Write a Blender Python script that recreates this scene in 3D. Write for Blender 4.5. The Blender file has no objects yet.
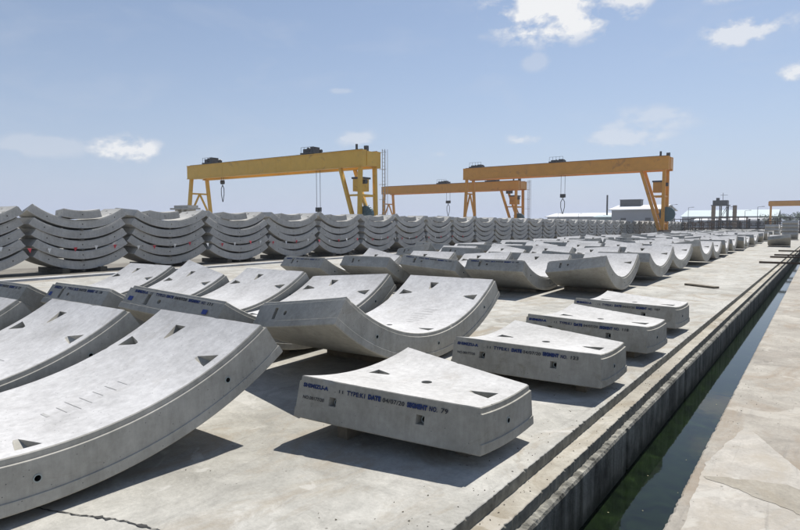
import bpy, bmesh, math, random
from mathutils import Vector, Matrix
random.seed(7)
S = bpy.context.scene
COL = S.collection
R = math.radians

# ------------------------------------------------------------------ camera
cam_d = bpy.data.cameras.new('camera'); cam = bpy.data.objects.new('camera', cam_d); COL.objects.link(cam)
cam.location = (0, 0, 1.6)
cam.rotation_euler = (R(90 - 3.945), 0, R(35.32))
cam_d.sensor_width = 36; cam_d.lens = 26.1; cam_d.clip_end = 6000; cam_d.clip_start = .05
S.camera = cam

# ------------------------------------------------------------------ materials
def mat(name):
    m = bpy.data.materials.new(name); m.use_nodes = True
    nt = m.node_tree; nt.nodes.clear()
    out = nt.nodes.new('ShaderNodeOutputMaterial'); b = nt.nodes.new('ShaderNodeBsdfPrincipled')
    nt.links.new(b.outputs[0], out.inputs[0])
    return m, nt, b
def N(nt, t, **kw):
    n = nt.nodes.new(t)
    for k, v in kw.items(): setattr(n, k, v)
    return n
def noise(nt, vec, scale, detail=6, rough=.6, dist=0, stretch=None):
    if stretch:
        mp = N(nt, 'ShaderNodeMapping'); mp.inputs['Scale'].default_value = stretch
        nt.links.new(vec, mp.inputs[0]); vec = mp.outputs[0]
    n = N(nt, 'ShaderNodeTexNoise'); n.inputs['Scale'].default_value = scale
    n.inputs['Detail'].default_value = detail; n.inputs['Roughness'].default_value = rough
    n.inputs['Distortion'].default_value = dist
    nt.links.new(vec, n.inputs['Vector']); return n.outputs[0]
def ramp(nt, fac, stops):
    r = N(nt, 'ShaderNodeValToRGB'); cr = r.color_ramp
    while len(cr.elements) < len(stops): cr.elements.new(.5)
    for e, (p, c) in zip(cr.elements, stops):
        e.position = p; e.color = (*c, 1) if not isinstance(c, (int, float)) else (c, c, c, 1)
    nt.links.new(fac, r.inputs[0]); return r.outputs[0]
def mix(nt, a, b, fac, mode='MIX'):
    m = N(nt, 'ShaderNodeMix', data_type='RGBA', blend_type=mode)
    for sock, v in ((m.inputs[0], fac), (m.inputs[6], a), (m.inputs[7], b)):
        if isinstance(v, (int, float)): sock.default_value = v
        elif isinstance(v, tuple): sock.default_value = (*v, 1)
        else: nt.links.new(v, sock)
    return m.outputs[2]
def bump(nt, b, h, strength=.3, dist=.01, prev=None):
    n = N(nt, 'ShaderNodeBump'); n.inputs['Strength'].default_value = strength; n.inputs['Distance'].default_value = dist
    nt.links.new(h, n.inputs['Height'])
    if prev: nt.links.new(prev, n.inputs['Normal'])
    nt.links.new(n.outputs[0], b.inputs['Normal']); return n.outputs[0]
def coords(nt, kind='Object'):
    return N(nt, 'ShaderNodeTexCoord').outputs[kind]

def concrete(name, c0, c1, stain=(.25, .22, .17), stain_amt=.25, holes=True, rand=.10):
    m, nt, b = mat(name)
    v = coords(nt); oi = N(nt, 'ShaderNodeObjectInfo')
    add = N(nt, 'ShaderNodeVectorMath', operation='MULTIPLY_ADD')
    cmb = N(nt, 'ShaderNodeCombineXYZ')
    for i in range(3): nt.links.new(oi.outputs['Random'], cmb.inputs[i])
    nt.links.new(cmb.outputs[0], add.inputs[0]); add.inputs[1].default_value = (37, 19, 53)
    nt.links.new(v, add.inputs[2]); v = add.outputs[0]
    big = noise(nt, v, 1.6, 7, .62, .4)
    fine = noise(nt, v, 22, 5, .65)
    base = ramp(nt, big, [(.33, c0), (.66, c1)])
    f = ramp(nt, fine, [(.3, .88), (.7, 1.06)])
    c = mix(nt, base, f, 1.0, 'MULTIPLY')
    c = mix(nt, c, ramp(nt, noise(nt, v, 3.0, 6, .7, .3, (5, 5, .7)), [(.30, .86), (.62, 1.04)]), 1.0, 'MULTIPLY')
    st = ramp(nt, noise(nt, v, 3.2, 8, .7, 1.2, (1, .45, 1)), [(.56, 0.), (.72, 1.)])
    sm = N(nt, 'ShaderNodeMath', operation='MULTIPLY'); nt.links.new(st, sm.inputs[0]); sm.inputs[1].default_value = stain_amt
    c = mix(nt, c, stain, sm.outputs[0])
    # brightness differs from casting to casting
    rr = N(nt, 'ShaderNodeMapRange'); nt.links.new(oi.outputs['Random'], rr.inputs[0])
    rr.inputs[3].default_value = 1 - rand; rr.inputs[4].default_value = 1 + rand * .6
    cr = N(nt, 'ShaderNodeCombineXYZ')
    for i in range(3): nt.links.new(rr.outputs[0], cr.inputs[i])
    c = mix(nt, c, cr.outputs[0], 1.0, 'MULTIPLY')
    if holes:
        vo = N(nt, 'ShaderNodeTexVoronoi'); vo.inputs['Scale'].default_value = 26
        nt.links.new(v, vo.inputs['Vector'])
        hm = ramp(nt, vo.outputs['Distance'], [(.06, 1.), (.11, 0.)])
        sel = ramp(nt, noise(nt, v, 7, 2), [(.47, 0.), (.52, 1.)])
        hh = mix(nt, hm, sel, 1.0, 'MULTIPLY')
        c = mix(nt, c, (.12, .12, .115), hh)
    nt.links.new(c, b.inputs['Base Color'])
    b.inputs['Roughness'].default_value = .85; b.inputs['Specular IOR Level'].default_value = .25
    bp = bump(nt, b, fine, .22, .006)
    bump(nt, b, noise(nt, v, 3, 4), .25, .02, bp)
    return m
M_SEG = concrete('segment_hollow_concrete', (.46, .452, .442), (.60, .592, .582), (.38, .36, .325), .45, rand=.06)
M_SEGS = concrete('segment_mould_side_concrete', (.325, .312, .272), (.445, .43, .388), (.20, .18, .14), .5, rand=.08)  # same concrete as the hollow; shade on the sides is put into this darker base
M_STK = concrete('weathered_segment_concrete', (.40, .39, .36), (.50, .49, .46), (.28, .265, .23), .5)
M_STKS = concrete('weathered_segment_side_concrete', (.235, .228, .196), (.335, .325, .287), (.15, .14, .115), .55, rand=.16)  # stack sides: shade of the unlit faces mixed into a darker weathered tone
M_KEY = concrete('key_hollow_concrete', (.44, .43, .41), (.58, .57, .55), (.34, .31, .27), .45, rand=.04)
M_KEYS = concrete('key_mould_side_concrete', (.305, .290, .245), (.42, .403, .355), (.185, .165, .12), .55, rand=.05)  # key sides: base colour darkened to stand for shade, tan stains on top

def slab_mat(name, c0, c1, brown, patch, seed, joints=True):
    m, nt, b = mat(name); v = coords(nt)
    mp = N(nt, 'ShaderNodeMapping'); mp.inputs['Location'].default_value = (seed, seed * 2.3, 0); nt.links.new(v, mp.inputs[0]); v = mp.outputs[0]
    big = noise(nt, v, .55, 8, .62, .6); med = noise(nt, v, 3.3, 9, .72, .8); fine = noise(nt, v, 38, 5, .7)
    c = ramp(nt, big, [(.36, c0), (.60, c1)])
    c = mix(nt, c, ramp(nt, med, [(.32, .72), (.64, 1.06)]), 1.0, 'MULTIPLY')
    c = mix(nt, c, ramp(nt, fine, [(.28, .84), (.68, 1.05)]), 1.0, 'MULTIPLY')
    br = ramp(nt, noise(nt, v, 1.3, 9, .7, 1.5, (1, .5, 1)), [(.50, 0.), (.66, .8)])
    c = mix(nt, c, brown, br)
    # drips and oil spots
    oil = ramp(nt, noise(nt, v, 1.9, 7, .62, .3), [(.66, 0.), (.72, .45)])
    c = mix(nt, c, (.16, .15, .135), oil)
    pt = ramp(nt, noise(nt, v, .9, 6, .6, 2.5), [(.60, 0.), (.64, .45)])
    c = mix(nt, c, patch, pt)
    # rubber scuffs running with the traffic
    sc = ramp(nt, noise(nt, v, 5.5, 6, .75, .5, (2.4, .22, 1)), [(.57, 0.), (.70, .42)])
    c = mix(nt, c, (.19, .18, .165), sc)
    # small dark spatters
    vo = N(nt, 'ShaderNodeTexVoronoi'); vo.inputs['Scale'].default_value = 9; vo.inputs['Randomness'].default_value = 1
    nt.links.new(v, vo.inputs['Vector'])
    sp = mix(nt, ramp(nt, vo.outputs['Distance'], [(.05, 1.), (.10, 0.)]), ramp(nt, noise(nt, v, 2.1, 3), [(.50, 0.), (.58, .7)]), 1.0, 'MULTIPLY')
    c = mix(nt, c, (.13, .12, .105), sp)
    nt.links.new(c, b.inputs['Base Color'])
    b.inputs['Roughness'].default_value = .9; b.inputs['Specular IOR Level'].default_value = .2
    bp = bump(nt, b, fine, .35, .006); bump(nt, b, med, .3, .02, bp)
    return m
M_SLAB = slab_mat('slab_concrete', (.36, .346, .305), (.49, .475, .43), (.285, .24, .18), (.53, .515, .475), 3.1)
M_BANK = slab_mat('bank_concrete', (.33, .30, .255), (.42, .39, .335), (.27, .22, .165), (.50, .47, .41), 11.7)
M_PATCH = slab_mat('patch_concrete', (.38, .355, .305), (.45, .42, .37), (.36, .32, .26), (.50, .48, .43), 23.)
M_BANKD = slab_mat('dirty_bank_concrete', (.31, .28, .23), (.39, .36, .30), (.27, .23, .17), (.44, .41, .35), 31.)
M_KERB = slab_mat('kerb_concrete', (.34, .31, .255), (.47, .44, .37), (.25, .21, .15), (.52, .49, .43), 5.)
M_PLINTH = slab_mat('plinth_concrete', (.42, .41, .385), (.55, .54, .52), (.36, .32, .27), (.57, .56, .54), 8.)

def plain(name, col, rough=.6, metal=0., var=.18, scale=8, bumpy=.15, rust=None):
    m, nt, b = mat(name); v = coords(nt)
    n = noise(nt, v, scale, 6, .65)
    c = ramp(nt, n, [(.3, tuple(x * (1 - var) for x in col)), (.7, tuple(min(1, x * (1 + var)) for x in col))])
    if rust:
        rn = ramp(nt, noise(nt, v, scale * .6, 8, .75, 1), [(.58, 0.), (.68, .8)])
        c = mix(nt, c, rust, rn)
    nt.links.new(c, b.inputs['Base Color']); b.inputs['Roughness'].default_value = rough; b.inputs['Metallic'].default_value = metal
    if bumpy: bump(nt, b, n, bumpy, .01)
    return m
M_DARKGROUND = plain('dark_ground', (.17, .155, .13), .95, var=.35, scale=1.3, bumpy=.5)
M_FARGROUND = plain('far_ground', (.24, .225, .19), .95, var=.25, scale=.05, bumpy=0)
M_WOOD = plain('old_timber', (.15, .125, .09), .85, var=.35, scale=7)
M_WOODD = plain('damp_timber', (.075, .068, .055), .9, var=.4, scale=5)
M_STEEL = plain('dark_steel', (.06, .062, .065), .55, .3, var=.3, scale=3)
M_RUSTY = plain('rusty_steel', (.12, .085, .06), .8, .2, var=.35, scale=4, rust=(.16, .07, .03))
M_RAIL = plain('rail_steel', (.14, .12, .10), .45, .7, var=.3)
M_YEL = plain('amber_crane_paint', (.70, .42, .06), .5, var=.07, scale=.8, rust=(.36, .20, .05), bumpy=.03)
M_ORG = plain('orange_crane_paint', (.62, .285, .035), .5, var=.08, scale=.8, rust=(.33, .15, .04), bumpy=.03)
M_TEAL = plain('teal_paint', (.07, .13, .15), .5, var=.2)
M_LADDER = plain('pale_galvanised', (.38, .38, .37), .5, .3)
M_CABLE = plain('wire_rope', (.07, .07, .07), .6, .4)
M_INK = plain('blue_black_ink', (.018, .028, .085), .8, var=.35, scale=30, bumpy=0)
M_MARK = plain('pencil_grey_mark', (.33, .325, .31), .9, var=.3, bumpy=0)
M_INKB = plain('blue_ink', (.016, .032, .115), .8, var=.35, scale=60, bumpy=0)
M_INKK = plain('black_ink', (.03, .03, .035), .8, var=.4, scale=60, bumpy=0)
M_STICK = plain('blue_paper', (.03, .055, .22), .7, var=.3, scale=60, bumpy=0)
M_SOCK = plain('grey_plastic', (.30, .34, .33), .5, var=.1)
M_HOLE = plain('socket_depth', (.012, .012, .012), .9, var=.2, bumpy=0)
M_RED = plain('red_pennant_cloth', (.50, .05, .07), .8, var=.15, bumpy=0)
M_WHT = plain('white_pennant_cloth', (.75, .75, .73), .8, var=.05, bumpy=0)
M_TAR = plain('black_joint_sealant', (.035, .034, .032), .7, var=.4, scale=20)
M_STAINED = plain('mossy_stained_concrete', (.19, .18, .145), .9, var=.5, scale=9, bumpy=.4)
M_ROOFW = plain('white_sheet_roof', (.62, .63, .64), .5, var=.04, scale=.3, bumpy=0)
M_WALLG = plain('grey_sheet_wall', (.30, .31, .33), .7, var=.06, scale=.3, bumpy=0)
M_ROOFT = plain('teal_sheet_roof', (.25, .34, .36), .6, var=.08, scale=.1, bumpy=0)
M_BRN = plain('ochre_brown_silo_paint', (.20, .145, .09), .8, var=.25, scale=1)
M_TRUNK = plain('bark', (.10, .075, .05), .9, var=.3)
M_CHIP = plain('grit', (.14, .12, .09), .9, var=.5, scale=40, bumpy=0)

def leaf_mat():
    m, nt, b = mat('foliage'); g = N(nt, 'ShaderNodeNewGeometry')
    c = ramp(nt, noise(nt, g.outputs['Position'], .9, 3), [(.35, (.035, .06, .02)), (.65, (.08, .12, .04))])
    nt.links.new(c, b.inputs['Base Color']); b.inputs['Roughness'].default_value = .8; return m
M_LEAF = leaf_mat()

def wall_mat():
    m, nt, b = mat('channel_wall_concrete'); v = coords(nt)
    st = noise(nt, v, 2.2, 8, .7, .3, (1, 3.2, .35)); bl = noise(nt, v, 3.5, 7, .7)
    c = ramp(nt, st, [(.34, (.075, .072, .055)), (.62, (.34, .325, .275))])
    c = mix(nt, c, ramp(nt, bl, [(.34, .45), (.6, 1.15)]), 1.0, 'MULTIPLY')
    g = N(nt, 'ShaderNodeSeparateXYZ'); nt.links.new(coords(nt), g.inputs[0])
    # algae line: a real growth band just above the water
    ad = N(nt, 'ShaderNodeMath', operation='ADD'); nt.links.new(g.outputs[2], ad.inputs[0])
    nn = N(nt, 'ShaderNodeMath', operation='MULTIPLY'); nt.links.new(bl, nn.inputs[0]); nn.inputs[1].default_value = .16
    nt.links.new(nn.outputs[0], ad.inputs[1])
    mr = N(nt, 'ShaderNodeMapRange'); nt.links.new(ad.outputs[0], mr.inputs[0])
    mr.inputs[1].default_value = -.46; mr.inputs[2].default_value = -.36; mr.inputs[3].default_value = .75; mr.inputs[4].default_value = 0
    c = mix(nt, c, (.028, .036, .02), mr.outputs[0])
    nt.links.new(c, b.inputs['Base Color']); b.inputs['Roughness'].default_value = .85
    bp = bump(nt, b, noise(nt, v, 14, 6, .7), .5, .015); bump(nt, b, bl, .4, .03, bp); return m
M_WALL = wall_mat()

def water_mat():
    m, nt, b = mat('still_green_water'); v = coords(nt)
    a = noise(nt, v, 4.5, 8, .7, .8); fine = noise(nt, v, 30, 4)
    c = ramp(nt, a, [(.38, (.004, .007, .004)), (.6, (.010, .018, .007)), (.74, (.022, .040, .012))])
    nt.links.new(c, b.inputs['Base Color']); b.inputs['Roughness'].default_value = .04
    b.inputs['IOR'].default_value = 1.33
    bump(nt, b, noise(nt, v, 7, 3), .06, .01)
    return m
M_WATER = water_mat()

# ------------------------------------------------------------------ mesh helpers
def link(name, bm, m, parent=None, loc=(0, 0, 0), smooth=False):
    me = bpy.data.meshes.new(name)
    bmesh.ops.recalc_face_normals(bm, faces=bm.faces)
    bm.to_mesh(me); bm.free(); me.materials.append(m)
    if smooth:
        for p in me.polygons: p.use_smooth = True
    o = bpy.data.objects.new(name, me); COL.objects.link(o); o.location = loc
    if parent: o.parent = parent
    return o
def tag(o, label, cat, group=None, kind=None):
    o['label'] = label; o['category'] = cat
    if group: o['group'] = group
    if kind: o['kind'] = kind
    return o
def empty(name, loc, rz=0):
    o = bpy.data.objects.new(name, None); COL.objects.link(o); o.location = loc; o.rotation_euler = (0, 0, rz)
    o.empty_display_size = .1; return o
def box(bm, x0, x1, y0, y1, z0, z1):
    vs = [bm.verts.new(p) for p in ((x0,y0,z0),(x1,y0,z0),(x1,y1,z0),(x0,y1,z0),(x0,y0,z1),(x1,y0,z1),(x1,y1,z1),(x0,y1,z1))]
    for f in ((0,3,2,1),(4,5,6,7),(0,1,5,4),(1,2,6,5),(2,3,7,6),(3,0,4,7)): bm.faces.new([vs[i] for i in f])
def beam(bm, a, b, w, h=None, up=(0, 0, 1)):
    a = Vector(a); b = Vector(b); h = h or w
    d = (b - a).normalized(); u = Vector(up)
    if abs(d.dot(u)) > .98: u = Vector((0, 1, 0))
    s = d.cross(u).normalized() * w / 2; t = s.cross(d).normalized() * h / 2
    v = [bm.verts.new(p + q) for p in (a, b) for q in (s + t, s - t, -s - t, -s + t)]
    for f in ((0,1,2,3),(7,6,5,4),(0,4,5,1),(1,5,6,2),(2,6,7,3),(3,7,4,0)): bm.faces.new([v[i] for i in f])
def tube(bm, a, b, r, n=8, r2=None):
    a = Vector(a); b = Vector(b); d = (b - a).normalized(); r2 = r if r2 is None else r2
    u = Vector((0, 0, 1)) if abs(d.z) < .9 else Vector((1, 0, 0))
    s = d.cross(u).normalized(); t = s.cross(d)
    A = []; B = []
    for i in range(n):
        q = 2 * math.pi * i / n; o = s * math.cos(q) + t * math.sin(q)
        A.append(bm.verts.new(a + o * r)); B.append(bm.verts.new(b + o * r2))
    for i in range(n):
        j = (i + 1) % n; bm.faces.new((A[i], A[j], B[j], B[i]))
    bm.faces.new(A[::-1]); bm.faces.new(B)
def sheet(name, x0, x1, y0, y1, z, m, kind='structure'):
    bm = bmesh.new(); v = [bm.verts.new(p) for p in ((x0,y0,z),(x1,y0,z),(x1,y1,z),(x0,y1,z))]; bm.faces.new(v)
    o = link(name, bm, m); o['kind'] = kind; return o

# ------------------------------------------------------------------ the setting
WZ = -.56
XE = -1.525; SH = .0155; SB = .010  # the channel runs slightly off the yard grid
XE_ = 0                                              # edge of the casting yard slab
bm = bmesh.new()
def quad(bm, x0, x1, y0, y1, z):
    v = [bm.verts.new(p) for p in ((x0,y0,z),(x1,y0,z),(x1,y1,z),(x0,y1,z))]; bm.faces.new(v)
quad(bm, -1500, -26.5, -60, 140, -.19); quad(bm, 14, 1500, -60, 140, -.19); quad(bm, -1500, 1500, 140, 2200, -.19); quad(bm, -1500, 1500, -500, -60, -.19)
o = link('ground', bm, M_FARGROUND); o['kind'] = 'structure'
sheet('stacking_ground', -26.5, -19.05, -60, 140, -.19, M_DARKGROUND)
def solid(name, x0, x1, y0, y1, z0, z1, m):
    bm = bmesh.new(); box(bm, x0, x1, y0, y1, z0, z1); o = link(name, bm, m); o['kind'] = 'structure'; return o
solid('rail_plinth', -19.05, -18.62, -60, 140, -.3, .03, M_PLINTH)
solid('rail_trench_floor', -18.62, -18.22, -60, 140, -.3, -.2, M_DARKGROUND)
# yard slab with a chipped edge along the channel
def edge_line(y0, y1, x, amp, seed):
    rnd = random.Random(seed); pts = []; y = y0
    while y < y1:
        near = abs(y) < 14
        chip = rnd.random() < (.12 if near else 0)
        pts.append((x + rnd.uniform(-amp, amp * .3) - (rnd.uniform(.003, .011) if chip else 0), y)); y += .025 if near else 2.5
    pts.append((x, y1)); return pts
def strip(name, xl, right, z0, z1, m, base_x):
    """solid strip from straight left edge xl to an irregular right edge"""
    bm = bmesh.new(); prev = None
    for (x, y) in right:
        xr = base_x + SH * y; x += SH * y
        xl_ = xl + (SH * y if xl > -5 else 0)
        c = [bm.verts.new(p) for p in ((xl_, y, z1), (x - .003, y, z1), (x + .001, y, z1 - .004), (max(x, xr - .003) + .002, y, z1 - .022), (xr + .004, y, z0))]
        if prev:
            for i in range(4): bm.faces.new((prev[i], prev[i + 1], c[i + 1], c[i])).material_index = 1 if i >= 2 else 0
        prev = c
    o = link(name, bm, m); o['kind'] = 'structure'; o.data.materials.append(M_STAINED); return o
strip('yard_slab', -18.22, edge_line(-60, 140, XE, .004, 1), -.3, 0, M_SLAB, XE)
bm = bmesh.new(); quad(bm, -18.22, -18.22 + .001, -60, 140, 0)
for y0, y1 in ((-60, 140),):
    v = [bm.verts.new(p) for p in ((-18.22, y0, 0), (-18.22, y1, 0), (-18.22, y1, -.2), (-18.22, y0, -.2))]; bm.faces.new(v)
bm.free()
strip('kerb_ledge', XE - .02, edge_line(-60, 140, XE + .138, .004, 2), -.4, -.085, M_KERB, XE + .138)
# channel wall: rough broken top, stained face
def channel_wall():
    bm = bmesh.new(); rnd = random.Random(5); prev = None; y = -60; walk = 0
    while y <= 140.01:
        near = abs(y) < 16
        j = (lambda a: rnd.uniform(-a, a)) if near else (lambda a: 0)
        gap = .006 if (near and (y % 2.6) < .026) else 0
        walk = walk * .8 + rnd.uniform(-1, 1) * .35
        zt = -.172 + (.006 * walk if near else 0)
        c = [bm.verts.new((p[0] + SH * y, p[1], p[2])) for p in ((XE + .10, y, zt + j(.003)), (XE + .146 + j(.002), y, zt + j(.006)), (XE + .168 + j(.004), y, zt + .003 + j(.008)),
                                       (XE + .190 + .004 * walk * near, y, zt - .004 + j(.005)), (XE + .199 - gap * 3, y, zt - .026), (XE + .199 - gap * 4, y, -.45), (XE + .199, y, -1.2))]
        if prev:
            for i in range(6): bm.faces.new((prev[i], prev[i + 1], c[i + 1], c[i]))
        prev = c; y += .025 if near else 2.0
    o = link('channel_wall', bm, M_WALL); tag(o, 'low dark stained concrete wall with a crumbling top along the channel', 'wall'); return o
channel_wall()
wj = 0
bm = bmesh.new(); bm.faces.new([bm.verts.new(p) for p in ((XE + .1 - 60 * SH, -60, WZ), (-.3 - 60 * SB, -60, WZ), (-.3 + 140 * SB, 140, WZ), (XE + .1 + 140 * SH, 140, WZ))])
o = link('channel_water', bm, M_WATER); o['kind'] = 'structure'
# opposite bank
def bank():
    bm = bmesh.new(); prev = None
    for (x, y) in [(-.58 + (-.58 - (q[0])) * .9 - .0, q[1]) for q in edge_line(-60, 140, -.58, .005, 9)]:
        x = x - .035 + SB * y
        c = [bm.verts.new(p) for p in ((x, y, -1.2), (x, y, -.012), (x + .012, y, 0), (14, y, 0))]
        if prev:
            for i in range(3): bm.faces.new((prev[i], prev[i + 1], c[i + 1], c[i]))
        prev = c
    o = link('channel_bank', bm, M_BANK); o['kind'] = 'structure'
bank()
# paler recast areas on the bank, seen as a pointed patch
def flat(name, pts, z, m, kind='structure'):
    bm = bmesh.new(); bm.faces.new([bm.verts.new((x, y, z)) for x, y in pts]); o = link(name, bm, m); o['kind'] = kind; return o
def rough(pts, amp, seed):
    rn = random.Random(seed); out = []
    for a, b in zip(pts, pts[1:] + pts[:1]):
        d = Vector(b) - Vector(a); n = max(2, int(d.length / .03)); s_ = Vector((-d.y, d.x)).normalized(); w = 0
        for i in range(n):
            w = w * .7 + rn.uniform(-amp, amp); out.append(tuple(Vector(a) + d * i / n + s_ * w))
    return out
flat('repair_patch', rough([(-.52, 4.28), (-.37, 5.28), (.02, 4.45), (.45, 3.55), (.30, 2.4), (-.12, 3.0), (-.50, 3.2)], .006, 2), .003, M_PATCH)
flat('dirt_stain', rough([(-.50, 4.05), (-.05, 4.22), (.5, 3.9), (.9, 3.0), (.4, 3.45), (-.05, 3.85)], .012, 5), .005, M_BANKD)

# cracked sealed joint running out from under the front segment
def seam(name, pts, w, z, seed, m=M_TAR):
    rnd = random.Random(seed); bm = bmesh.new(); prev = None
    n = 70
    for i in range(n + 1):
        t = i / n * (len(pts) - 1); k = min(int(t), len(pts) - 2); f = t - k
        p = Vector(pts[k]).lerp(Vector(pts[k + 1]), f); d = (Vector(pts[k + 1]) - Vector(pts[k])).normalized()
        s = Vector((-d.y, d.x)); p = p + s * rnd.uniform(-.006, .006)
        ww = w * rnd.uniform(.35, 1.0) * (3.2 if rnd.random() < .09 else 1)
        c = [bm.verts.new((*(p + s * ww), z)), bm.verts.new((*(p - s * ww), z))]
        if prev: bm.faces.new((prev[0], prev[1], c[1], c[0]))
        prev = c
    o = link(name, bm, m); o['kind'] = 'structure'
seam('joint_sealant', [(-3.6, 1.38), (-3.25, 1.50), (-3.02, 1.60), (-2.78, 1.66), (-2.4, 1.72), (-1.56, 1.75)], .006, .004, 3)
for i, y in enumerate((-2.0, 10.35, 16.2, 22.4, 28.6, 34.8, 41, 47, 53, 59, 66, 73, 80)):
    seam('slab_joint', [(-18.2, y + .05), (-9, y), (XE + SH * y - .02, y - .03)], .004 + y * .0001, .004, 50 + i, M_TAR if i % 3 else M_WOOD)
for i, y in enumerate((1.2, 7.8, 14.4, 21, 28)):
    seam('bank_joint', [(-.57 + SB * y, y), (5, y + .1), (13.9, y)], .003, .004, 90 + i)

# ------------------------------------------------------------------ tunnel lining segments
RI, T = 2.80, .31; RO = RI + T; W = 1.40; A = .60
PROF = [(RI, -.022), (RI + .006, -.016), (RI + .040, -.016), (RI + .041, -.002), (RI + .043, 0), (RI + .236, 0), (RI + .237, .006), (RI + .239, .008), (RO - .008, .008), (RO, .001)]
PROF_PLAIN = [(RI, -.006), (RI + .006, 0), (RO - .008, 0), (RO, -.007)]
def arc_pt(x, th, r): return Vector((x, r * math.sin(th), RO - r * math.cos(th)))
def raw_segment(an, bn, af, bf, NU=96, plain_ends=False, chips=True, NV=20):
    """an/bn near angle at front/back, af/bf far angle at front/back; front is +x"""
    bm = bmesh.new(); rc = random.Random(int(an * 1000 + bf * 100))
    NV = NV if chips else 4
    def P(u, v, r, ox, ot):
        lo = -(an + (bn - an) * v); hi = af + (bf - af) * v
        th = lo + (hi - lo) * u
        sx = 1 if v == 0 else (-1 if v == 1 else 0); st = -1 if u == 0 else (1 if u == 1 else 0)
        return arc_pt(W / 2 - v * W + sx * ox, th + st * ot / r, r)
    loop = [(i / NU, 0) for i in range(NU)] + [(1, j / NV) for j in range(NV)] + [(1 - i / NU, 1) for i in range(NU)] + [(0, 1 - j / NV) for j in range(NV)]
    prof = PROF
    rings = []; chip_ = []
    for k, (r, off) in enumerate(prof):
        offt = off
        if plain_ends: offt = 0 if 0 < k < len(prof) - 1 else -.005
        ring_ = []
        for i_, (u, v) in enumerate(loop):
            if k == 0: chip_.append((rc.uniform(.004, .010) if rc.random() < .035 else rc.uniform(0, .0012)) if chips else 0)
            c_ = chip_[i_] * (1 if k in (0, 1, len(prof) - 1) else 0)
            ring_.append(bm.verts.new(P(u, v, r + (c_ * .7 if k < 2 else 0) * (k == 1), off - c_, offt - c_)))
        rings.append(ring_)
    for a, b in zip(rings, rings[1:]):
        n = len(loop)
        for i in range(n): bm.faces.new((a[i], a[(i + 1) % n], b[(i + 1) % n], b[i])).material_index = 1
    for ring, (r, off) in ((rings[0], prof[0]), (rings[-1], prof[-1])):
        idx = {}
        for (u, v), vert in zip(loop, ring): idx[(round(u * NU), round(v * NV))] = vert
        for i in range(NU + 1):
            for j in range(NV + 1):
                if (i, j) not in idx: idx[(i, j)] = bm.verts.new(P(i / NU, j / NV, r, 0, 0))
        for i in range(NU):
            for j in range(NV):
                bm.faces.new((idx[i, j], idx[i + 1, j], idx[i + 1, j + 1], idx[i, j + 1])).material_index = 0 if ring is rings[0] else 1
    bmesh.ops.recalc_face_normals(bm, faces=bm.faces)
    return bm
def frame_at(x, th):
    """origin on the hollow surface, axes: X along tunnel, Y along arc, Z out of the surface"""
    o = arc_pt(x, th, RI)
    ey = Vector((0, math.cos(th), math.sin(th))); ez = Vector((0, -math.sin(th), math.cos(th)))
    return Matrix(((1, ey.x, ez.x, o.x), (0, ey.y, ez.y, o.y), (0, ey.z, ez.z, o.z), (0, 0, 0, 1)))
def wedge(bm, M, ang, L=.19, wd=.15, wn=.03, depth=.085):
    """bolt pocket: deep wall at the joint side, floor rising to a point"""
    Rm = Matrix.Rotation(ang, 4, 'Z')
    pts = [(0, -wd/2, .05), (0, wd/2, .05), (-L*1.15, wn/2, .05), (-L*1.15, -wn/2, .05),
           (0, -wd/2*.8, -depth), (0, wd/2*.8, -depth), (-L, wn/2*.8, .002), (-L, -wn/2*.8, .002)]
    v = [bm.verts.new(M @ Rm @ Vector(p)) for p in pts]
    for f in ((0,1,2,3),(7,6,5,4),(0,4,5,1),(1,5,6,2),(2,6,7,3),(3,7,4,0)): bm.faces.new([v[i] for i in f])
def cut(bm, cutters, m):
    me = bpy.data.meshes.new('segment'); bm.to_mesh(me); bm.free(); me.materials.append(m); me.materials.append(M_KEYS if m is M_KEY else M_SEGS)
    a = bpy.data.objects.new('tmp_a', me); COL.objects.link(a)
    for k, cb in enumerate(cutters):
        for f_ in cb.faces: f_.material_index = 1  # pocket and hole walls take the shade-darkened side colour too
        bmesh.ops.recalc_face_normals(cb, faces=cb.faces)
        mc = bpy.data.meshes.new('cut'); cb.to_mesh(mc); cb.free(); mc.materials.append(me.materials[0]); mc.materials.append(me.materials[1])
        c = bpy.data.objects.new('tmp_c%d' % k, mc); COL.objects.link(c)
        md = a.modifiers.new('b%d' % k, 'BOOLEAN'); md.operation = 'DIFFERENCE'; md.solver = 'EXACT'; md.object = c
    dg = bpy.context.evaluated_depsgraph_get(); dg.update()
    out = bpy.data.meshes.new_from_object(a.evaluated_get(dg)); out.name = 'segment'
    for o in [o for o in bpy.data.objects if o.name.startswith('tmp_')]: bpy.data.objects.remove(o)
    return out
HOLE_TH = (-R(25), 0, R(25)); RM = RI + .15
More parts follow.
